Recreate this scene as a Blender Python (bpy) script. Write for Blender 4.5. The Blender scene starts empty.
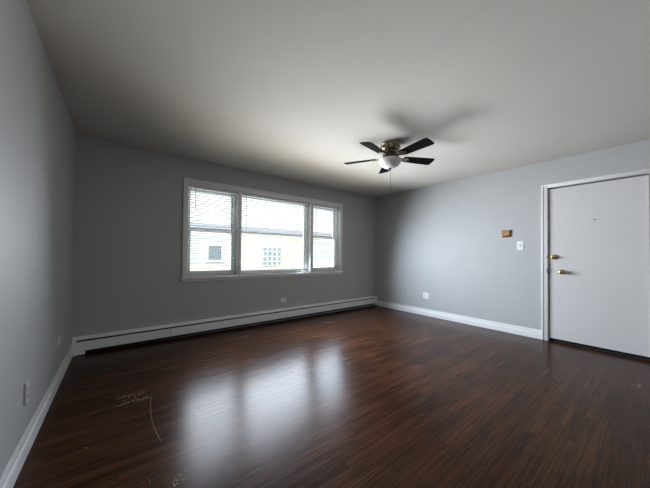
import bpy, bmesh, math, random
from mathutils import Vector, Matrix

S = bpy.context.scene
COL = S.collection
PI = math.pi
random.seed(4)

# ------------------------------------------------------------------ room dimensions (metres)
W, D, H = 4.992, 4.017, 2.44          # right wall x, window wall y, ceiling z
REAR = -2.6                           # wall behind the viewer

# ------------------------------------------------------------------ camera
F_PX, YAW, PITCH, ROLL = 262.78, 0.6624, 0.0135, 0.0096
cd = bpy.data.cameras.new('camera')
cam = bpy.data.objects.new('camera', cd)
COL.objects.link(cam)
cd.sensor_fit = 'HORIZONTAL'
cd.sensor_width = 36.0
cd.lens = 36.0 * F_PX / 650.0
cd.shift_y = 7.22 / 650.0
cd.clip_start = 0.02
fw = Vector((math.sin(YAW) * math.cos(PITCH), math.cos(YAW) * math.cos(PITCH), math.sin(PITCH)))
r0 = Vector((math.cos(YAW), -math.sin(YAW), 0))
u0 = r0.cross(fw)
r1 = r0 * math.cos(ROLL) + u0 * math.sin(ROLL)
u1 = -r0 * math.sin(ROLL) + u0 * math.cos(ROLL)
m = Matrix((r1, u1, -fw)).transposed().to_4x4()
m.translation = (0.4046, 0.0, 1.1323)
cam.matrix_world = m
S.camera = cam

# ------------------------------------------------------------------ view
S.view_settings.view_transform = 'Standard'
S.view_settings.look = 'None'
S.view_settings.exposure = 0.06
S.view_settings.gamma = 1.0
S.view_settings.use_curve_mapping = False

# ------------------------------------------------------------------ sky
wd = bpy.data.worlds.new('sky')
S.world = wd
wd.use_nodes = True
wn, wl_ = wd.node_tree.nodes, wd.node_tree.links
wn.clear()
sky = wn.new('ShaderNodeTexSky')
sky.sky_type = 'NISHITA'
sky.sun_disc = False
sky.sun_elevation = math.radians(48)
sky.sun_rotation = math.radians(200)
sky.dust_density = 4.0
hsv = wn.new('ShaderNodeHueSaturation')
hsv.inputs['Saturation'].default_value = 0.35
bg = wn.new('ShaderNodeBackground')
bg.inputs['Strength'].default_value = 0.36
wo = wn.new('ShaderNodeOutputWorld')
wl_.new(sky.outputs[0], hsv.inputs['Color'])
wl_.new(hsv.outputs[0], bg.inputs[0])
wl_.new(bg.outputs[0], wo.inputs[0])

# ------------------------------------------------------------------ sun (lights the street side, comes from behind this house)
sd = bpy.data.lights.new('sun', 'SUN')
sd.energy = 2.45
sd.angle = math.radians(0.6)
sd.color = (1.0, 0.95, 0.87)
so = bpy.data.objects.new('sun', sd)
COL.objects.link(so)
so.rotation_euler = Vector((0.32, 0.78, -0.48)).to_track_quat('-Z', 'Y').to_euler()
so.location = (0, -4, 8)

# ------------------------------------------------------------------ daylight through the three window units
UNITS = [(1.133, 1.825), (1.880, 3.180), (3.243, 3.921)]   # clear openings in x
ZB, ZT = 0.815, 2.088                                       # clear opening in z
# lamps of each unit: cool skylight falling in, warm light thrown up by the sunlit yard and the house next door,
# and the open sky just outside the panes that lights frames and slats
# watts per metre of width, colour, tilt, slew, spread, y, height
DAYLIGHT = ((45.0, (0.73, 0.84, 1.0), -0.22, 0.20, 132, D - 0.15, 0.90),
            (11.0, (1.0, 0.89, 0.70), 0.16, 0.10, 112, D - 0.11, 0.90),
            (16.0, (0.88, 0.92, 1.0), 0.0, 0.0, 180, D + 0.24, 1.20))
for i, (a, b) in enumerate(UNITS):
    for watts, tint, tilt, slew, spread, ly, lh in DAYLIGHT:
        ld = bpy.data.lights.new('window_daylight', 'AREA')
        ld.shape = 'RECTANGLE'
        ld.size = b - a - 0.03
        ld.size_y = lh
        ld.energy = watts * (b - a) * (0.8, 1.05, 1.0)[i]
        ld.color = tint
        ld.spread = math.radians(spread)
        lo = bpy.data.objects.new('window_daylight', ld)
        COL.objects.link(lo)
        lo.location = ((a + b) / 2, ly, ZB + 0.02 + lh / 2)
        lo.rotation_euler = Vector((slew, -1, tilt)).to_track_quat('-Z', 'Y').to_euler()


# ------------------------------------------------------------------ materials
def nodes(name):
    mt = bpy.data.materials.new(name)
    mt.use_nodes = True
    n, l = mt.node_tree.nodes, mt.node_tree.links
    n.clear()
    o = n.new('ShaderNodeOutputMaterial')
    p = n.new('ShaderNodeBsdfPrincipled')
    l.new(p.outputs[0], o.inputs[0])
    return mt, n, l, p


def mat(name, col, rough=0.5, metal=0.0, bump=0.0, bscale=200.0, var=0.0, vscale=6.0, spec=0.5):
    mt, n, l, p = nodes(name)
    p.inputs['Base Color'].default_value = (*col, 1)
    p.inputs['Roughness'].default_value = rough
    p.inputs['Metallic'].default_value = metal
    p.inputs['Specular IOR Level'].default_value = spec
    tc = n.new('ShaderNodeTexCoord')
    if bump:
        t = n.new('ShaderNodeTexNoise')
        t.inputs['Scale'].default_value = bscale
        t.inputs['Detail'].default_value = 3
        l.new(tc.outputs['Object'], t.inputs['Vector'])
        b = n.new('ShaderNodeBump')
        b.inputs['Strength'].default_value = bump
        b.inputs['Distance'].default_value = 0.002
        l.new(t.outputs['Fac'], b.inputs['Height'])
        l.new(b.outputs[0], p.inputs['Normal'])
    if var:
        t = n.new('ShaderNodeTexNoise')
        t.inputs['Scale'].default_value = vscale
        t.inputs['Detail'].default_value = 4
        l.new(tc.outputs['Object'], t.inputs['Vector'])
        r = n.new('ShaderNodeValToRGB')
        r.color_ramp.elements[0].position = 0.3
        r.color_ramp.elements[1].position = 0.7
        r.color_ramp.elements[0].color = (*[c * (1 - var) for c in col], 1)
        r.color_ramp.elements[1].color = (*[min(1, c * (1 + var)) for c in col], 1)
        l.new(t.outputs['Fac'], r.inputs[0])
        l.new(r.outputs[0], p.inputs['Base Color'])
    return mt


M_WALL = mat('grey_wall_paint', (0.445, 0.450, 0.446), 0.55, bump=0.25, bscale=160, var=0.02, vscale=3, spec=0.3)
M_CEIL = mat('flat_ceiling_paint', (0.59, 0.565, 0.52), 0.9, bump=0.3, bscale=120, var=0.025, vscale=1.6, spec=0.1)
M_TRIM = mat('white_trim_paint', (0.75, 0.75, 0.74), 0.4, var=0.02)
M_DOOR = mat('white_door_paint', (0.62, 0.61, 0.60), 0.5, bump=0.2, bscale=90, var=0.02, vscale=2)
M_HEAT = mat('white_enamel', (0.86, 0.86, 0.85), 0.4, var=0.03)
M_GAP_SHADE = mat('painted_gap_shade', (0.012, 0.011, 0.010), 0.9)  # near-black colour that paints in the shade of gaps
M_FIN = mat('shaded_fin_metal', (0.03, 0.028, 0.026), 0.7)  # fins coloured near black for the shade inside the heater
M_VINYL = mat('white_vinyl', (0.78, 0.80, 0.78), 0.35)
M_SLAT = mat('white_blind_slat', (0.88, 0.88, 0.86), 0.4)
M_RAIL = mat('blind_rail', (0.62, 0.61, 0.60), 0.4)
M_CORD = mat('clear_plastic_wand', (0.30, 0.32, 0.36), 0.3)
M_BLADE = mat('espresso_blade', (0.004, 0.0035, 0.0035), 0.8, var=0.25, vscale=9, spec=0.04)
M_BRASS_OLD = mat('aged_pewter_brass', (0.30, 0.25, 0.17), 0.32, metal=0.9, var=0.45, vscale=30)
M_BRONZE = mat('dark_bronze', (0.05, 0.038, 0.025), 0.4, metal=0.7)
M_GLOBE = mat('frosted_white_glass', (0.82, 0.78, 0.78), 0.35)
M_BRASS = mat('polished_brass', (0.62, 0.44, 0.16), 0.22, metal=1.0)
M_STEEL = mat('dull_steel', (0.20, 0.20, 0.20), 0.4, metal=0.8)
M_PLATE = mat('white_plastic_plate', (0.80, 0.80, 0.79), 0.35)
M_PLATE_W = mat('painted_over_plate', (0.58, 0.58, 0.60), 0.45)
M_SLOT = mat('plastic_slot', (0.05, 0.05, 0.05), 0.6)
M_TOGGLE = mat('grey_toggle', (0.42, 0.42, 0.42), 0.4)
M_WOOD = mat('brown_bare_wood', (0.36, 0.19, 0.06), 0.6, var=0.35, vscale=25)
M_WOOD_D = mat('dark_brown_wood', (0.07, 0.035, 0.018), 0.6, var=0.3, vscale=25)
M_SCUFF = mat('filled_hole', (0.60, 0.59, 0.57), 0.7)
# outdoors
M_CREAM = mat('cream_house_wall', (0.66, 0.62, 0.56), 0.9, var=0.06, vscale=5)
M_ROOF = mat('pale_grey_shingle', (0.60, 0.57, 0.57), 0.9, var=0.15, vscale=14)
M_FASCIA = mat('grey_gutter', (0.34, 0.36, 0.44), 0.5)
M_WHITE_O = mat('white_outdoor_trim', (0.80, 0.80, 0.78), 0.6)
M_GROUND = mat('pale_concrete', (0.40, 0.40, 0.38), 0.95, var=0.25, vscale=3)
M_GBLOCK = mat('glass_block', (0.22, 0.32, 0.36), 0.1)
M_OPANE = mat('dark_outdoor_pane', (0.16, 0.22, 0.25), 0.15)


def siding(name, col):
    mt, n, l, p = nodes(name)
    tc = n.new('ShaderNodeTexCoord')
    sx = n.new('ShaderNodeSeparateXYZ')
    l.new(tc.outputs['Object'], sx.inputs[0])
    mm = n.new('ShaderNodeMath'); mm.operation = 'MULTIPLY'; mm.inputs[1].default_value = 1 / 0.2
    l.new(sx.outputs['Z'], mm.inputs[0])
    fr = n.new('ShaderNodeMath'); fr.operation = 'FRACT'
    l.new(mm.outputs[0], fr.inputs[0])
    r = n.new('ShaderNodeValToRGB')
    r.color_ramp.elements[0].position = 0.0
    r.color_ramp.elements[0].color = (*[c * 0.55 for c in col], 1)
    r.color_ramp.elements[1].position = 0.14
    r.color_ramp.elements[1].color = (*col, 1)
    l.new(fr.outputs[0], r.inputs[0])
    l.new(r.outputs[0], p.inputs['Base Color'])
    p.inputs['Roughness'].default_value = 0.6
    return mt


M_TEAL = siding('pale_teal_siding', (0.52, 0.59, 0.60))


def glass():
    mt = bpy.data.materials.new('window_glass')
    mt.use_nodes = True
    n, l = mt.node_tree.nodes, mt.node_tree.links
    n.clear()
    o = n.new('ShaderNodeOutputMaterial')
    t = n.new('ShaderNodeBsdfTransparent')
    t.inputs[0].default_value = (0.93, 0.97, 0.96, 1)
    g = n.new('ShaderNodeBsdfGlossy')
    g.inputs['Roughness'].default_value = 0.01
    f = n.new('ShaderNodeFresnel')
    f.inputs['IOR'].default_value = 1.45
    mx = n.new('ShaderNodeMixShader')
    l.new(f.outputs[0], mx.inputs[0]); l.new(t.outputs[0], mx.inputs[1]); l.new(g.outputs[0], mx.inputs[2])
    l.new(mx.outputs[0], o.inputs[0])
    return mt


M_GLASS = glass()


def floor_material():
    mt, n, l, p = nodes('dark_stained_oak_strips')
    tc = n.new('ShaderNodeTexCoord')
    obj = tc.outputs['Object']

    def math_(op, a, b=None, c=None):
        q = n.new('ShaderNodeMath'); q.operation = op
        for i, v in enumerate((a, b, c)):
            if v is None: continue
            if isinstance(v, (int, float)): q.inputs[i].default_value = v
            else: l.new(v, q.inputs[i])
        return q.outputs[0]
    sx = n.new('ShaderNodeSeparateXYZ'); l.new(obj, sx.inputs[0])
    X, Y = sx.outputs['X'], sx.outputs['Y']
    PW = 0.057
    rowf = math_('MULTIPLY', Y, 1 / PW)
    row = math_('FLOOR', rowf)
    wn1 = n.new('ShaderNodeTexWhiteNoise'); wn1.noise_dimensions = '1D'
    l.new(row, wn1.inputs['W'])
    xo = math_('ADD', X, math_('MULTIPLY', wn1.outputs['Value'], 7.3))
    colf = math_('MULTIPLY', xo, 1 / 0.78)
    colm = math_('FLOOR', colf)
    cv = n.new('ShaderNodeCombineXYZ'); l.new(row, cv.inputs[0]); l.new(colm, cv.inputs[1])
    wn2 = n.new('ShaderNodeTexWhiteNoise'); wn2.noise_dimensions = '2D'
    l.new(cv.outputs[0], wn2.inputs['Vector'])
    plank = wn2.outputs['Value']
    # grain: noise stretched along the strip, shifted per plank
    gv = n.new('ShaderNodeCombineXYZ')
    l.new(math_('ADD', math_('MULTIPLY', X, 3.0), math_('MULTIPLY', plank, 40.0)), gv.inputs[0])
    l.new(math_('MULTIPLY', Y, 95.0), gv.inputs[1])
    g = n.new('ShaderNodeTexNoise'); g.inputs['Scale'].default_value = 1.0; g.inputs['Detail'].default_value = 5
    g.inputs['Distortion'].default_value = 0.6
    l.new(gv.outputs[0], g.inputs['Vector'])
    big = n.new('ShaderNodeTexNoise'); big.inputs['Scale'].default_value = 1.3; big.inputs['Detail'].default_value = 3
    l.new(obj, big.inputs['Vector'])
    tone = math_('ADD', math_('ADD', math_('MULTIPLY', plank, 0.15), 0.05), math_('ADD', math_('MULTIPLY', g.outputs['Fac'], 0.80), math_('MULTIPLY', big.outputs['Fac'], 0.40)))
    r = n.new('ShaderNodeValToRGB')
    e = r.color_ramp.elements
    e[0].position = 0.46; e[0].color = (0.012, 0.006, 0.004, 1)
    e[1].position = 1.0; e[1].color = (0.110, 0.042, 0.018, 1)
    k = e.new(0.72); k.color = (0.043, 0.0175, 0.0088, 1)
    l.new(tone, r.inputs[0])
    # seams
    fy = math_('FRACT', rowf)
    dy = math_('MINIMUM', fy, math_('SUBTRACT', 1.0, fy))
    fx = math_('FRACT', colf)
    dx = math_('MULTIPLY', math_('MINIMUM', fx, math_('SUBTRACT', 1.0, fx)), 0.78 / PW)
    seam = math_('LESS_THAN', math_('MINIMUM', dy, dx), 0.022)
    mix = n.new('ShaderNodeMix'); mix.data_type = 'RGBA'
    l.new(math_('MULTIPLY', seam, 0.65), mix.inputs[0]); l.new(r.outputs[0], mix.inputs[6])
    mix.inputs[7].default_value = (0.006, 0.004, 0.003, 1)
    col = mix.outputs[2]
    # scuffs and scratches with a shape of their own
    fine = n.new('ShaderNodeTexNoise'); fine.inputs['Scale'].default_value = 45; fine.inputs['Detail'].default_value = 4
    l.new(obj, fine.inputs['Vector'])
    scr = math_('GREATER_THAN', fine.outputs['Fac'], 0.54)

    def patch(cx, cy, rx, ry, ang=0.0):
        ca, sa = math.cos(ang), math.sin(ang)
        px = math_('SUBTRACT', X, cx); py = math_('SUBTRACT', Y, cy)
        a = math_('DIVIDE', math_('ADD', math_('MULTIPLY', px, ca), math_('MULTIPLY', py, sa)), rx)
        b = math_('DIVIDE', math_('SUBTRACT', math_('MULTIPLY', py, ca), math_('MULTIPLY', px, sa)), ry)
        return math_('MULTIPLY', math_('LESS_THAN', math_('ADD', math_('MULTIPLY', a, a), math_('MULTIPLY', b, b)), 1.0), scr)
    sc = None
    for q in ((0.50, 2.60, 0.120, 0.030), (0.51, 2.49, 0.12, 0.022), (0.46, 2.545, 0.09, 0.012), (1.784, 3.53, 0.06, 0.045), (3.187, 3.43, 0.035, 0.10, 0.3),
              (0.640, 1.48, 0.012, 0.035), (0.671, 1.507, 0.012, 0.04), (4.059, 0.136, 0.055, 0.014), (4.02, 0.16, 0.012, 0.05),
              (0.27, 2.06, 0.008, 0.012)):
        s_ = patch(*q)
        sc = s_ if sc is None else math_('MAXIMUM', sc, s_)
    # curved scratch: an arc of a circle
    ax, ay, ar = 2.60, 2.17, 2.006
    px = math_('SUBTRACT', X, ax); py = math_('SUBTRACT', Y, ay)
    rad = math_('POWER', math_('ADD', math_('MULTIPLY', px, px), math_('MULTIPLY', py, py)), 0.5)
    arc = math_('MULTIPLY', math_('LESS_THAN', math_('ABSOLUTE', math_('SUBTRACT', rad, ar)), 0.0028), math_('MULTIPLY', math_('LESS_THAN', math_('ABSOLUTE', py), 0.31), math_('LESS_THAN', px, 0.0)))
    sc = math_('MAXIMUM', sc, math_('MULTIPLY', arc, 0.5))
    mix2 = n.new('ShaderNodeMix'); mix2.data_type = 'RGBA'
    l.new(math_('MULTIPLY', sc, 0.75), mix2.inputs[0]); l.new(col, mix2.inputs[6])
    mix2.inputs[7].default_value = (0.26, 0.20, 0.14, 1)
    l.new(mix2.outputs[2], p.inputs['Base Color'])
    # worn satin finish
    rr = math_('ADD', 0.15, math_('ADD', math_('MULTIPLY', big.outputs['Fac'], 0.08), math_('MULTIPLY', g.outputs['Fac'], 0.10)))
    l.new(rr, p.inputs['Roughness'])
    p.inputs['Specular IOR Level'].default_value = 0.09
    bp = n.new('ShaderNodeBump'); bp.inputs['Strength'].default_value = 0.25; bp.inputs['Distance'].default_value = 0.0006
    hh = math_('SUBTRACT', math_('ADD', math_('MULTIPLY', g.outputs['Fac'], 0.6), math_('MULTIPLY', plank, 0.4)), math_('MULTIPLY', seam, 0.8))
    l.new(hh, bp.inputs['Height']); l.new(bp.outputs[0], p.inputs['Normal'])
    return mt


M_FLOOR = floor_material()


# ------------------------------------------------------------------ mesh helpers
class MB:
    def __init__(self):
        self.bm = bmesh.new()

    def box(self, x0, x1, y0, y1, z0, z1, bevel=0.0):
        vs = [self.bm.verts.new((x, y, z)) for x in (x0, x1) for y in (y0, y1) for z in (z0, z1)]
        fs = [self.bm.faces.new([vs[i] for i in q]) for q in
              ((0, 1, 3, 2), (4, 6, 7, 5), (0, 4, 5, 1), (2, 3, 7, 6), (0, 2, 6, 4), (1, 5, 7, 3))]
        if bevel:
            es = list({e for f in fs for e in f.edges})
            bmesh.ops.bevel(self.bm, geom=es, offset=bevel, segments=2, affect='EDGES', profile=0.5)
        return self

    def prism(self, pts, mapper, a, b):
        """extrude polygon pts (u,v) from a to b; mapper(u,v,t) -> xyz"""
        A = [self.bm.verts.new(mapper(u, v, a)) for u, v in pts]
        B = [self.bm.verts.new(mapper(u, v, b)) for u, v in pts]
        n = len(pts)
        for i in range(n):
            self.bm.faces.new((A[i], A[(i + 1) % n], B[(i + 1) % n], B[i]))
        self.bm.faces.new(A); self.bm.faces.new(B[::-1])
        return self

    def lathe(self, prof, mapper, n=40):
        """prof [(r,t)], mapper(a,b,t) -> xyz"""
        rings = []
        for r, t in prof:
            if r < 1e-6:
                rings.append([self.bm.verts.new(mapper(0, 0, t))])
            else:
                rings.append([self.bm.verts.new(mapper(r * math.cos(2 * PI * k / n), r * math.sin(2 * PI * k / n), t)) for k in range(n)])
        for A, B in zip(rings, rings[1:]):
            for k in range(n):
                k2 = (k + 1) % n
                q = [A[k % len(A)], A[k2 % len(A)], B[k2 % len(B)], B[k % len(B)]]
                q = [v for i, v in enumerate(q) if v not in q[:i]]
                if len(q) > 2: self.bm.faces.new(q)
        for R_ in (rings[0], rings[-1]):
            if len(R_) > 2: self.bm.faces.new(R_)
        return self

    def tube(self, pts, r, n=8):
        pts = [Vector(p) for p in pts]
        rings = []
        for i, p in enumerate(pts):
            d = (pts[min(i + 1, len(pts) - 1)] - pts[max(i - 1, 0)]).normalized()
            a = d.orthogonal().normalized(); b = d.cross(a)
            rings.append([self.bm.verts.new(p + a * r * math.cos(2 * PI * k / n) + b * r * math.sin(2 * PI * k / n)) for k in range(n)])
        for A, B in zip(rings, rings[1:]):
            for k in range(n):
                self.bm.faces.new((A[k], A[(k + 1) % n], B[(k + 1) % n], B[k]))
        self.bm.faces.new(rings[0]); self.bm.faces.new(rings[-1])
        return self

    def build(self, name, mtl, parent=None, smooth=False, loc=None):
        bmesh.ops.recalc_face_normals(self.bm, faces=self.bm.faces)
        me = bpy.data.meshes.new(name)
        self.bm.to_mesh(me); self.bm.free()
        me.materials.append(mtl)
        if smooth:
            for f in me.polygons: f.use_smooth = True
            try:
                me.set_sharp_from_angle(angle=math.radians(38))
            except Exception:
                pass
        o = bpy.data.objects.new(name, me)
        COL.objects.link(o)
        if parent is not None:
            o.parent = parent
        if loc is not None:
            o.location = loc
        return o


def tag(o, label=None, cat=None, group=None, kind=None):
    if label: o['label'] = label
    if cat: o['category'] = cat
    if group: o['group'] = group
    if kind: o['kind'] = kind
    return o


def empty(name, loc, rot=(0, 0, 0)):
    o = bpy.data.objects.new(name, None)
    o.empty_display_size = 0.1
    COL.objects.link(o)
    o.location = loc
    o.rotation_euler = rot
    return o


def struct(o, label=None, cat=None):
    return tag(o, label, cat, kind='structure')


def frame_xz(mb, x0, x1, z0, z1, tl, tr, tb, tt, y0, y1, bevel=0.002):
    mb.box(x0, x0 + tl, y0, y1, z0, z1, bevel)
    mb.box(x1 - tr, x1, y0, y1, z0, z1, bevel)
    mb.box(x0 + tl, x1 - tr, y0, y1, z0, z0 + tb, bevel)
    mb.box(x0 + tl, x1 - tr, y0, y1, z1 - tt, z1, bevel)


# ------------------------------------------------------------------ setting: shell
struct(MB().box(-0.2, W + 0.25, REAR - 0.2, D + 0.25, -0.12, 0).build('floor', M_FLOOR), 'dark brown stained oak strip floor of the empty room', 'floor')
struct(MB().box(-0.2, W + 0.25, REAR - 0.2, D + 0.25, H, H + 0.16).build('ceiling', M_CEIL), 'off white painted ceiling above the empty room', 'ceiling')
struct(MB().box(-0.2, 0, REAR - 0.2, D + 0.25, 0, H).build('wall_left', M_WALL), 'light grey wall along the left edge of the photo', 'wall')
struct(MB().box(0, W, REAR - 0.2, REAR, 0, H).build('wall_rear', M_WALL), 'grey wall behind the viewpoint', 'wall')

# window wall with one long opening
OX0, OX1, OZ0, OZ1 = 1.110, 3.945, 0.795, 2.110
wm = MB()
wm.box(0, OX0, D, D + 0.22, 0, H)
wm.box(OX1, W, D, D + 0.22, 0, H)
wm.box(OX0, OX1, D, D + 0.22, 0, OZ0)
wm.box(OX0, OX1, D, D + 0.22, OZ1, H)
struct(wm.build('wall_front', M_WALL), 'shaded grey wall that holds the wide triple window', 'wall')

# right wall with the recess of the door
DY0, DY1, DZ1 = 0.066, 0.958, 2.078
wm = MB()
wm.box(W + 0.12, W + 0.25, REAR - 0.2, D + 0.25, 0, H)
wm.box(W, W + 0.12, REAR - 0.2, DY0, 0, H)
wm.box(W, W + 0.12, DY1, D + 0.25, 0, H)
wm.box(W, W + 0.12, DY0, DY1, DZ1, H)
struct(wm.build('wall_right', M_WALL), 'grey wall on the right holding the white entrance door', 'wall')


# baseboards: flat board with an eased cap
BPROF = [(0, 0), (0.017, 0), (0.017, 0.070), (0.015, 0.078), (0.0095, 0.084), (0.0095, 0.098), (0.008, 0.108), (0.005, 0.123), (0, 0.123)]
b = MB()
b.prism(BPROF, lambda u, v, t: (u, t, v), REAR, D - 0.078)
struct(b.build('baseboard_left', M_TRIM, smooth=True), 'white baseboard along the foot of the left wall', 'baseboard')
b = MB()
b.prism(BPROF, lambda u, v, t: (W - u, t, v), 1.018, D - 0.078)
struct(b.build('baseboard_right', M_TRIM, smooth=True), 'white baseboard from the heater end to the door casing', 'baseboard')
b = MB()
b.prism(BPROF, lambda u, v, t: (W - u, t, v), REAR, 0.004)
struct(b.build('baseboard_rear', M_TRIM, smooth=True), 'white baseboard on the far side of the door', 'baseboard')

# door casing (trim_1): two legs and a head, with a raised outer band, plus jamb and stop
tr = MB()
CW = 0.062


def casing_leg(mb, y0, y1, z1, outer_hi):
    mb.box(W - 0.014, W + 0.004, y0, y1, 0, z1, 0.002)
    if outer_hi: mb.box(W - 0.021, W - 0.013, y1 - 0.02, y1, 0, z1, 0.003)
    else: mb.box(W - 0.021, W - 0.013, y0, y0 + 0.02, 0, z1, 0.003)


casing_leg(tr, DY1 - 0.004, 1.018, 2.118, True)
casing_leg(tr, 0.004, DY0 + 0.006, 2.118, False)
tr.box(W - 0.014, W + 0.004, DY0 + 0.006, DY1 - 0.004, 2.070, 2.118, 0.002)
tr.box(W - 0.021, W - 0.013, 0.024, 0.998, 2.098, 2.118, 0.003)
tr.box(W + 0.002, W + 0.118, DY1 - 0.010, DY1, 0, DZ1)      # jambs
tr.box(W + 0.002, W + 0.118, DY0, DY0 + 0.010, 0, DZ1)
tr.box(W + 0.002, W + 0.118, DY0 + 0.010, DY1 - 0.010, DZ1 - 0.008, DZ1)
struct(tr.build('trim_1', M_TRIM, smooth=True), 'white casing around the entrance door', 'door casing')

# ------------------------------------------------------------------ the door
SY0, SY1 = 0.082, 0.940
SX0 = W + 0.010
door = struct(empty('door_1', (SX0 + 0.02, 0.517, 0.04)), 'white flush entrance door with brass knob and deadbolt', 'door')
ORG = Vector((SX0 + 0.02, 0.517, 0.04))


def local(mb, org):
    bmesh.ops.translate(mb.bm, verts=mb.bm.verts, vec=-Vector(org))
    return mb


local(MB().box(SX0, SX0 + 0.044, SY0, SY1, 0.042, 2.050, 0.0015), ORG).build('door_slab', M_DOOR, door)
local(MB().box(SX0 + 0.012, W + 0.125, DY0 + 0.01, DY1 - 0.01, 0.0, 0.016), ORG).build('threshold', M_GAP_SHADE, door)  # near-black colour stands for the shade in the gap under the slab


def xl(cx, cy, cz, sgn=-1):
    return lambda a, b_, t: (cx + sgn * t, cy + a, cz + b_)


# knob
ky, kz = 0.809, 0.936
k = MB().lathe([(0.0, 0.0), (0.033, 0.0), (0.032, 0.005), (0.026, 0.010), (0.013, 0.013), (0.0115, 0.022), (0.013, 0.030), (0.022, 0.036), (0.028, 0.044),
                (0.0295, 0.052), (0.027, 0.061), (0.019, 0.067), (0.008, 0.069), (0.0, 0.069)], xl(SX0, ky, kz))
knob = local(k, ORG).build('door_knob', M_BRASS, door, smooth=True)
# deadbolt
ky, kz = 0.888, 1.132
k = MB().lathe([(0.0, 0.0), (0.034, 0.0), (0.034, 0.008), (0.030, 0.020), (0.020, 0.024), (0.0, 0.024)], xl(SX0, ky, kz))
db = local(k, ORG).build('deadbolt', M_BRASS, door, smooth=True)
tt = MB().box(SX0 - 0.048, SX0 - 0.022, ky - 0.024, ky + 0.024, kz - 0.008, kz + 0.008, 0.003)
local(tt, ORG).build('thumb_turn', M_BRASS, db)
# peephole
k = MB().lathe([(0.0, 0.0), (0.008, 0.0), (0.008, 0.003), (0.005, 0.0035), (0.0, 0.002)], xl(SX0, 0.506, 1.597), 20)
local(k, ORG).build('peephole', M_BRONZE, door, smooth=True)
# patched ring where an older bolt was
k = MB().lathe([(0.0, 0.0), (0.030, 0.0), (0.029, 0.0012), (0.018, 0.0015), (0.016, 0.0007), (0.0, 0.0007)], xl(SX0, 0.879, 1.413), 24)
local(k, ORG).build('patched_hole', M_SCUFF, door, smooth=True)
# latch plates in the edge of the jamb
for z, h in ((1.131, 0.016), (0.945, 0.030)):
    st = MB().box(W - 0.0152, W - 0.0130, DY1 - 0.010, DY1 + 0.006, z - h, z + h)
    local(st, ORG).build('strike_plate', M_STEEL, door)

# ------------------------------------------------------------------ window casing (trim_2): legs, head, two mullions, stool, apron
WX0, WX1, WZ0, WZ1 = 1.078, 3.966, 0.795, 2.168
XL, XR = UNITS[0][0], UNITS[2][1]
t = MB()
t.box(WX0, XL, D - 0.018, D + 0.002, WZ0, WZ1, 0.003)
t.box(XR, WX1, D - 0.018, D + 0.002, WZ0, WZ1, 0.003)
t.box(XL, XR, D - 0.018, D + 0.002, ZT, WZ1, 0.003)
t.box(WX0 - 0.006, WX1 + 0.006, D - 0.024, D, WZ1 - 0.016, WZ1 + 0.002, 0.003)
t.box(WX0 - 0.005, WX0 + 0.014, D - 0.024, D, WZ0, WZ1, 0.003)
t.box(WX1 - 0.014, WX1 + 0.005, D - 0.024, D, WZ0, WZ1, 0.003)
for (a, b_) in ((UNITS[0][1], UNITS[1][0]), (UNITS[1][1], UNITS[2][0])):
    t.box(a, b_, D - 0.018, D + 0.004, WZ0, ZT, 0.003)
    t.box(a + 0.003, b_ - 0.003, D + 0.003, D + 0.21, OZ0, OZ1)
t.box(1.050, 3.990, D - 0.040, D + 0.0, 0.778, 0.799, 0.005)           # stool
t.box(OX0 + 0.001, OX1 - 0.001, D, D + 0.12, OZ0, ZB)                  # sill inside
t.box(1.072, 3.972, D - 0.016, D, 0.740, 0.778, 0.003)                 # apron
t.box(XL, XR, D - 0.014, D + 0.002, 0.797, ZB, 0.002)                  # bottom stop
# returns of the opening
t.box(OX0, XL - 0.002, D + 0.002, D + 0.21, ZB, OZ1)
t.box(XR + 0.002, OX1, D + 0.002, D + 0.21, ZB, OZ1)
t.box(XL - 0.002, XR + 0.002, D + 0.002, D + 0.21, ZT + 0.002, OZ1)
struct(t.build('trim_2', M_TRIM, smooth=True), 'white casing, mullions and stool around the triple window', 'window casing')

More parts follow.
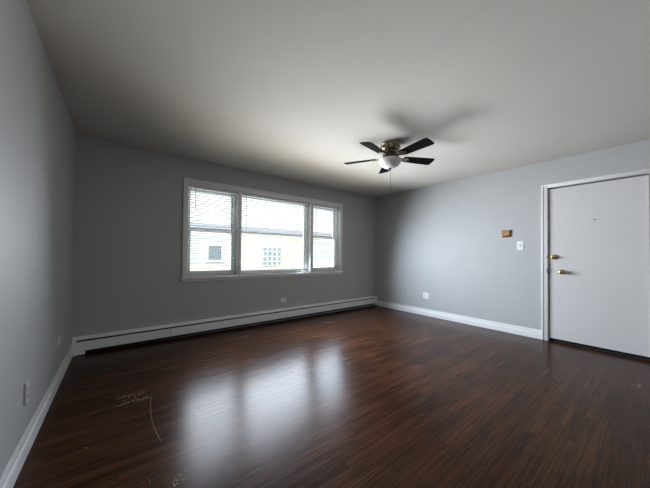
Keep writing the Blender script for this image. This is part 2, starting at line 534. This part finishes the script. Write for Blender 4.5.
# ------------------------------------------------------------------ window units
WLAB = ['narrow double hung window left of the picture window', 'wide fixed picture window in the middle of the triple window',
        'narrow double hung window nearest the room corner']
for i, (a, b_) in enumerate(UNITS):
    org = Vector(((a + b_) / 2, D + 0.15, ZB))
    wroot = struct(empty('window_%d' % (i + 1), org), WLAB[i], 'window')
    f = MB()
    frame_xz(f, a + 0.002, b_ - 0.002, ZB + 0.002, ZT, 0.022, 0.022, 0.022, 0.022, D + 0.085, D + 0.20)
    local(f, org).build('window_frame', M_VINYL, wroot)
    x0, x1, z0, z1 = a + 0.024, b_ - 0.024, ZB + 0.024, ZT - 0.022
    if i == 1:
        s = MB(); frame_xz(s, x0, x1, z0, z1, 0.03, 0.03, 0.03, 0.03, D + 0.12, D + 0.16)
        so_ = local(s, org).build('sash', M_VINYL, wroot)
        local(MB().box(x0 + 0.028, x1 - 0.028, D + 0.137, D + 0.141, z0 + 0.028, z1 - 0.028), org).build('pane', M_GLASS, so_)
    else:
        zm = 1.460
        s = MB(); frame_xz(s, x0, x1, z0, zm + 0.014, 0.034, 0.034, 0.045, 0.028, D + 0.10, D + 0.135)
        so_ = local(s, org).build('lower_sash', M_VINYL, wroot)
        local(MB().box(x0 + 0.032, x1 - 0.032, D + 0.115, D + 0.119, z0 + 0.043, zm - 0.012), org).build('pane', M_GLASS, so_)
        local(MB().box((x0 + x1) / 2 - 0.03, (x0 + x1) / 2 + 0.03, D + 0.105, D + 0.13, zm + 0.014, zm + 0.026, 0.003), org).build('sash_lock', M_VINYL, so_)
        s = MB(); frame_xz(s, x0, x1, zm - 0.012, z1, 0.034, 0.034, 0.026, 0.034, D + 0.145, D + 0.18)
        so_ = local(s, org).build('upper_sash', M_VINYL, wroot)
        local(MB().box(x0 + 0.032, x1 - 0.032, D + 0.160, D + 0.164, zm + 0.012, z1 - 0.032), org).build('pane', M_GLASS, so_)

# ------------------------------------------------------------------ mini blinds
BLAB = ['white slatted mini blind in the narrow window left of the picture window', 'widest white slatted mini blind, over the middle picture window',
        'white slatted mini blind in the narrow window nearest the corner']
WANDZ = [1.74, 1.51, 1.50]
PITCH_S, SW, TILT = 0.036, 0.034, math.radians(-12)
for i, (a, b_) in enumerate(UNITS):
    yc = D + 0.048
    org = Vector(((a + b_) / 2, yc, ZT))
    br = tag(empty('mini_blind', org), BLAB[i], 'blind', 'mini blinds in the triple window')
    x0, x1 = a + 0.008, b_ - 0.008
    hr = MB().box(x0, x1, yc - 0.019, yc + 0.019, ZT - 0.036, ZT - 0.001, 0.003)
    local(hr, org).build('headrail', M_SLAT, br)
    sl = MB()
    zb = ZB + 0.045
    nz = int((ZT - 0.05 - zb) / PITCH_S)
    for k in range(nz):
        z = zb + PITCH_S * (k + 0.6)
        P = []
        for uu, dz in ((-1, 0), (-0.4, 0.0022), (0.4, 0.0022), (1, 0)):
            c, s_ = math.cos(TILT), math.sin(TILT)
            yy, zz = uu * SW / 2, dz
            P.append((yc + yy * c - zz * s_, z + yy * s_ + zz * c))
        rows = [[sl.bm.verts.new((x, y, zz)) for (y, zz) in P] for x in (x0, x1)]
        top = [[sl.bm.verts.new((x, y, zz + 0.0010)) for (y, zz) in P] for x in (x0, x1)]
        for R_ in (rows, top):
            for j in range(3):
                sl.bm.faces.new((R_[0][j], R_[0][j + 1], R_[1][j + 1], R_[1][j]))
        for j in (0, 3):
            sl.bm.faces.new((rows[0][j], rows[1][j], top[1][j], top[0][j]))
    local(sl, org).build('slats', M_SLAT, br)
    rl = MB().box(x0, x1, yc - 0.015, yc + 0.015, ZB + 0.006, ZB + 0.024, 0.003)
    local(rl, org).build('bottom_rail', M_RAIL, br)
    wdh = b_ - a
    for xf in ((0.18, 0.82) if wdh < 1 else (0.12, 0.5, 0.88)):
        c = MB().tube([(a + wdh * xf, yc - 0.0178, ZT - 0.03), (a + wdh * xf, yc - 0.0178, ZB + 0.015)], 0.0009, 5)
        local(c, org).build('ladder_cord', M_SLAT, br)
    xw = a + (0.10 if i == 0 else 0.085)
    wnd = MB().tube([(xw, yc - 0.024, ZT - 0.02), (xw, yc - 0.032, ZT - 0.05), (xw, yc - 0.034, WANDZ[i])], 0.0042, 6)
    local(wnd, org).build('tilt_wand', M_CORD, br)

# ------------------------------------------------------------------ hydronic baseboard heater along the window wall
HX0, HX1 = 0.008, W - 0.012
HD = 0.072
org = Vector(((HX0 + HX1) / 2, D, 0.0))
heater = tag(empty('baseboard_heater', org), 'long white hot water baseboard heater running under the triple window', 'heater')
yf = D - HD
x0, x1 = HX0 + 0.034, HX1 - 0.03
local(MB().box(x0, x1, D - 0.006, D - 0.001, 0.001, 0.186), org).build('back_panel', M_GAP_SHADE, heater)  # coloured near black as the shade behind and below the front panel
hood = MB().prism([(D - 0.001, 0.194), (D - 0.022, 0.194), (yf + 0.012, 0.184), (yf + 0.001, 0.173), (yf + 0.001, 0.166), (yf + 0.008, 0.168), (yf + 0.016, 0.178), (D - 0.02, 0.188), (D - 0.001, 0.188)],
                  lambda u, v, q: (q, u, v), x0 - 0.004, x1 + 0.004)
local(hood, org).build('top_cover', M_HEAT, heater)
joints = [x0, 0.94, 2.66, x1]
for j in range(3):
    p0, p1 = joints[j] + (0.0012 if j else 0), joints[j + 1] - (0.0012 if j < 2 else 0)
    fp = MB().prism([(yf, 0.046), (yf, 0.142), (yf + 0.006, 0.147), (yf + 0.008, 0.147), (yf + 0.0035, 0.141), (yf + 0.0035, 0.050), (yf + 0.016, 0.044), (yf + 0.015, 0.041)],
                    lambda u, v, q: (q, u, v), p0, p1)
    local(fp, org).build('front_panel', M_HEAT, heater)
dm = MB().prism([(yf + 0.014, 0.130), (D - 0.03, 0.164), (D - 0.031, 0.167), (yf + 0.013, 0.133)], lambda u, v, q: (q, u, v), x0, x1)
local(dm, org).build('damper', M_GAP_SHADE, heater)  # coloured near black as the shade in the slot under the cover
fin = MB().box(x0, x1, yf + 0.024, D - 0.012, 0.045, 0.115)
local(fin, org).build('fin_element', M_FIN, heater)
for a, b_ in ((HX0, HX0 + 0.034), (HX1 - 0.03, HX1)):
    ec = MB().prism([(D - 0.001, 0.001), (yf - 0.002, 0.001), (yf - 0.002, 0.175), (yf + 0.011, 0.187), (D - 0.022, 0.197), (D - 0.001, 0.197)], lambda u, v, q: (q, u, v), a, b_)
    local(ec, org).build('end_cap', M_HEAT, heater)
sk = MB().box(HX0 + 0.036, HX0 + 0.110, yf - 0.0015, yf + 0.002, 0.006, 0.147)
local(sk, org).build('joint_cover', M_HEAT, heater)
heater.rotation_euler = (0, -0.0042, 0)
heater.location.z = 0.0095


# ------------------------------------------------------------------ plates on the walls (built in a local frame: u across, v up, n out of the wall)
def wall_frame(wall, c, z):
    if wall == 'R': return empty('x', (W, c, z), (0, 0, -PI / 2))     # local +x -> -y, local -y -> -x
    if wall == 'F': return empty('x', (c, D, z), (0, 0, 0))           # faces -y
    return empty('x', (0, c, z), (0, 0, PI / 2))                      # left wall, faces +x


def plate_mb(w, h, d=0.006):
    return MB().box(-w / 2, w / 2, -d, 0.0005, -h / 2, h / 2, 0.002)


def receptacle(root, cx, cz, mtl, horiz, d=0.006):
    a, b_ = (0.0145, 0.017)
    mb = MB()
    n = 20
    pts = [(cx + a * 1.05 * math.cos(2 * PI * k / n), cz + b_ * max(-0.82, min(0.82, math.sin(2 * PI * k / n)))) for k in range(n)]
    mb.prism(pts, lambda u, v, q: (u, q, v), -d - 0.0025, -d + 0.001)
    o = mb.build('receptacle', mtl, root)
    s = MB()
    for dx in (-0.006, 0.006):
        if horiz: s.box(cx - 0.004, cx + 0.004, -d - 0.003, -d, cz + dx - 0.0012, cz + dx + 0.0012)
        else: s.box(cx + dx - 0.0012, cx + dx + 0.0012, -d - 0.003, -d, cz - 0.002, cz + 0.006)
    if not horiz: s.lathe([(0, 0), (0.0025, 0), (0.0025, 0.001), (0, 0.001)], lambda p, q, t_: (cx + p, -d - 0.002 - t_, cz - 0.008 + q), 10)
    s.build('slot', M_SLOT, o)


def screw(root, cx, cz, d=0.006):
    MB().lathe([(0, 0), (0.003, 0), (0.003, 0.001), (0, 0.0015)], lambda p, q, t_: (cx + p, -d - t_, cz + q), 10).build('screw', M_TOGGLE, root)


def outlet(wall, c, z, label, mtl, horiz, d=0.006, group=None):
    r = wall_frame(wall, c, z); r.name = 'wall_outlet'
    tag(r, label, 'outlet', group)
    if horiz:
        plate_mb(0.118, 0.072, d).build('cover_plate', mtl, r)
        for dx in (-0.0195, 0.0195): receptacle(r, dx, 0, mtl, True, d)
    else:
        plate_mb(0.072, 0.118, d).build('cover_plate', mtl, r)
        for dz in (-0.0195, 0.0195): receptacle(r, 0, dz, mtl, False, d)
    screw(r, 0, 0, d)
    return r


outlet('F', 2.641, 0.348, 'white horizontal outlet under the window, low above the heater', M_PLATE, True)
outlet('L', 3.205, 0.366, 'pale outlet low on the left wall, near the heater end', M_PLATE, True)
outlet('L', 2.195, 0.345, 'grey painted upright outlet low on the left wall, nearest the viewer', M_PLATE_W, False, 0.010)
# double wide outlet on the right wall
r = wall_frame('R', 2.755, 0.378); r.name = 'wall_outlet'
tag(r, 'white square two-gang outlet plate low on the right wall', 'outlet')
plate_mb(0.118, 0.115).build('cover_plate', M_PLATE, r)
for dx in (-0.023, 0.023):
    for dz in (-0.0195, 0.0195): receptacle(r, dx, dz, M_PLATE, False)
    screw(r, dx, 0)
# small painted jack left of it
r = wall_frame('R', 3.138, 0.380); r.name = 'cable_jack'
tag(r, 'small grey painted cable jack on the right wall near the corner', 'jack')
plate_mb(0.045, 0.060, 0.008).build('cover_plate', M_PLATE_W, r)
MB().lathe([(0, 0), (0.006, 0), (0.006, 0.009), (0.003, 0.010), (0, 0.010)], lambda p, q, t_: (p + 0.006, -0.0075 - t_, q - 0.008), 12).build('socket', M_STEEL, r)

# light switch
r = wall_frame('R', 1.265, 1.294); r.name = 'light_switch'
tag(r, 'white toggle light switch on the grey wall left of the door', 'light switch')
plate_mb(0.080, 0.125).build('cover_plate', M_PLATE, r)
tg = MB().box(-0.005, 0.005, -0.0075, -0.005, -0.013, 0.013)
tgo = tg.build('toggle_slot', M_TOGGLE, r)
tg = MB().prism([(-0.006, -0.004), (-0.006, 0.005), (-0.020, 0.011), (-0.021, 0.006)], lambda u, v, q: (q, u, v), -0.0042, 0.0042)
tg.build('toggle', M_TOGGLE, r)
for dz in (-0.030, 0.030): screw(r, 0, dz)

# wooden block left where a thermostat or chime was
r = wall_frame('R', 1.436, 1.474); r.name = 'wooden_block'
tag(r, 'small brown wooden block mounted on the wall above and left of the light switch', 'wooden block')
blk = MB().prism([(-0.055, 0.045), (0.040, 0.045), (0.040, -0.020), (0.010, -0.030), (-0.020, -0.036), (-0.055, -0.034)],
                 lambda u, v, q: (u, q, v), -0.022, 0.0005)
blk.build('block_face', M_WOOD, r)
MB().box(-0.055, 0.0385, -0.011, 0.0003, -0.053, -0.019).build('lower_recess', M_WOOD_D, r)
MB().box(0.040, 0.058, -0.013, 0.0003, -0.050, 0.045, 0.002).build('side_strip', M_WOOD_D, r)
MB().box(-0.057, 0.058, -0.025, 0.0003, 0.044, 0.053, 0.002).build('top_edge', M_WOOD, r)

# ------------------------------------------------------------------ ceiling fan
FX, FY = 2.877, 1.949
fan = tag(empty('ceiling_fan', (FX, FY, H)), 'ceiling fan with five dark blades and white glass bowl light', 'ceiling fan')
V = lambda a, b_, t_: (a, b_, t_)
hs = MB().lathe([(0, 0.002), (0.100, 0.002), (0.108, -0.004), (0.108, -0.020), (0.101, -0.030), (0.112, -0.038), (0.115, -0.060), (0.112, -0.078), (0.100, -0.090),
                 (0.094, -0.096), (0.094, -0.112), (0.088, -0.122), (0.0, -0.122)], V, 48)
housing = hs.build('motor_housing', M_BRASS_OLD, fan, smooth=True)
# decorative dark vents round the housing
for k in range(12):
    a = 2 * PI * k / 12
    ca, sa = math.cos(a), math.sin(a)
    pts = [(0.014 * math.cos(2 * PI * j / 10), -0.057 + 0.013 * math.sin(2 * PI * j / 10)) for j in range(10)]
    MB().prism(pts, lambda u, v, q: (ca * q - sa * u, sa * q + ca * u, v), 0.100, 0.1165).build('vent', M_BRONZE, housing)
rb = MB().lathe([(0.090, -0.096), (0.098, -0.098), (0.098, -0.106), (0.090, -0.110)], V, 40)
rb.build('trim_ring', M_BRONZE, fan, smooth=True)
fl = MB().lathe([(0, -0.120), (0.078, -0.120), (0.084, -0.132), (0.084, -0.160), (0.074, -0.168), (0, -0.168)], V, 40)
fl.build('flywheel', M_BRONZE, fan, smooth=True)
lk = MB().lathe([(0, -0.166), (0.055, -0.166), (0.060, -0.176), (0.112, -0.182), (0.122, -0.185), (0.122, -0.191), (0, -0.191)], V, 48)
kit = lk.build('light_kit', M_BRASS_OLD, fan, smooth=True)
bw = MB().lathe([(0.119, -0.187), (0.127, -0.190), (0.128, -0.198), (0.125, -0.217), (0.114, -0.240), (0.094, -0.262), (0.066, -0.279), (0.034, -0.289), (0.0, -0.292)], V, 48)
bw.build('glass_bowl', M_GLOBE, kit, smooth=True)
fn = MB().lathe([(0, -0.286), (0.018, -0.288), (0.020, -0.294), (0.012, -0.302), (0.008, -0.310), (0.010, -0.316), (0.005, -0.324), (0, -0.326)], V, 20)
fn.build('finial', M_BRONZE, kit, smooth=True)
ch = MB().tube([(0.004, 0, -0.322), (0.004, 0, -0.660)], 0.0022, 6)
cho = ch.build('pull_chain', M_BRASS_OLD, fan)
MB().lathe([(0, -0.655), (0.005, -0.660), (0.006, -0.680), (0.003, -0.690), (0, -0.691)], lambda a, b_, t_: (0.004 + a, b_, t_), 12).build('chain_pull', M_BRASS_OLD, cho)

ZBL = -0.170
TIP = 0.556
PIT = math.radians(-12)
for deg in (263, 335, 47, 119, 191):
    a = math.radians(deg)
    R3 = Matrix.Rotation(a, 4, 'Z') @ Matrix.Translation((0, 0, ZBL)) @ Matrix.Rotation(PIT, 4, 'X')
    # blade outline in its own plane
    out = [(0.165, 0.045), (0.20, 0.052), (0.35, 0.062), (0.52, 0.070), (0.545, 0.066), (0.553, 0.054), (TIP, 0.02),
           (TIP, -0.02), (0.553, -0.054), (0.545, -0.066), (0.52, -0.070), (0.35, -0.062), (0.20, -0.052), (0.165, -0.045)]
    bl = MB().prism(out, lambda u, v, q: R3 @ Vector((u, v, q)), 0.0, 0.006)
    bo = bl.build('blade', M_BLADE, fan)
    ir = MB()
    ir.prism([(0.070, 0.016), (0.115, 0.013), (0.150, 0.020), (0.175, 0.040), (0.205, 0.038), (0.228, 0.016), (0.240, 0.0),
              (0.228, -0.016), (0.205, -0.038), (0.175, -0.040), (0.150, -0.020), (0.115, -0.013), (0.070, -0.016)],
             lambda u, v, q: R3 @ Vector((u, v, q)), -0.005, 0.0005)
    ir.lathe([(0, -0.009), (0.005, -0.008), (0.006, -0.005)], lambda p, q, t_: R3 @ Vector((0.19 + p, 0.022 + q, t_)), 8)
    ir.lathe([(0, -0.009), (0.005, -0.008), (0.006, -0.005)], lambda p, q, t_: R3 @ Vector((0.19 + p, -0.022 + q, t_)), 8)
    ir.build('blade_iron', M_BRASS_OLD, bo)

# ------------------------------------------------------------------ outdoors: lawn and the house next door
GZ = -0.75
struct(MB().box(-14, 26, D + 0.25, 30, GZ - 0.2, GZ).build('ground', M_GROUND), 'pale concrete yard between this house and the next', 'yard')
NY = 9.167
NX0, NX1 = -3.0, 15.0
org = Vector((5.0, NY + 2, GZ))
nb = tag(empty('neighbouring_house', org), 'cream house with pale grey roof seen outside through the blinds', 'house')
EZ = 2.03
local(MB().box(NX0, NX1, NY, NY + 7, GZ, EZ), org).build('house_wall', M_CREAM, nb)
rf = MB().prism([(NY - 0.05, EZ + 0.02), (NY + 3.5, EZ + 1.65), (NY + 7.30, EZ + 0.02), (NY + 7.3, EZ + 0.10), (NY + 3.5, EZ + 1.75), (NY - 0.05, EZ + 0.10)],
                lambda u, v, q: (q, u, v), NX0 - 0.3, NX1 + 0.3)
local(rf, org).build('roof', M_ROOF, nb)
ge = MB().box(NX0 - 0.3, NX1 + 0.3, NY + 0.0, NY + 7.0, EZ, EZ + 0.03)
local(ge, org).build('soffit', M_WHITE_O, nb)
fa = MB().box(NX0 - 0.3, NX1 + 0.3, NY - 0.14, NY - 0.04, EZ - 0.08, EZ + 0.07, 0.01)
local(fa, org).build('gutter', M_FASCIA, nb)
# teal siding bays at either side
for (a, b_) in ((1.3, 3.36), (6.75, 8.6)):
    local(MB().box(a, b_, NY - 0.03, NY + 0.01, 0.82, 1.76), org).build('siding_panel', M_TEAL, nb)
local(MB().box(3.24, 3.36, NY - 0.06, NY + 0.0, 0.2, 1.9), org).build('corner_post', M_CREAM, nb)
local(MB().box(2.46, 2.56, NY - 0.06, NY + 0.0, 0.5, 1.8), org).build('corner_post', M_WHITE_O, nb)
# small window in the left bay
wf = MB(); frame_xz(wf, 2.62, 3.16, 0.86, 1.46, 0.06, 0.06, 0.06, 0.06, NY - 0.07, NY - 0.02, 0.004)
wo_ = local(wf, org).build('house_window', M_WHITE_O, nb)
local(MB().box(2.67, 3.11, NY - 0.045, NY - 0.028, 0.91, 1.41), org).build('house_pane', M_OPANE, wo_)
# glass block window: 4 x 4 blocks in a white mortar frame
gx0, gx1, gz0, gz1 = 4.58, 5.37, 0.70, 1.42
gb = local(MB().box(gx0, gx1, NY - 0.04, NY + 0.01, gz0, gz1), org).build('glass_block_window', M_WHITE_O, nb)
blk = MB()
for i in range(4):
    for j in range(4):
        sx, sz = (gx1 - gx0) / 4, (gz1 - gz0) / 4
        blk.box(gx0 + sx * i + 0.030, gx0 + sx * (i + 1) - 0.030, NY - 0.062, NY - 0.035, gz0 + sz * j + 0.030, gz0 + sz * (j + 1) - 0.030, 0.008)
local(blk, org).build('glass_blocks', M_GBLOCK, gb)
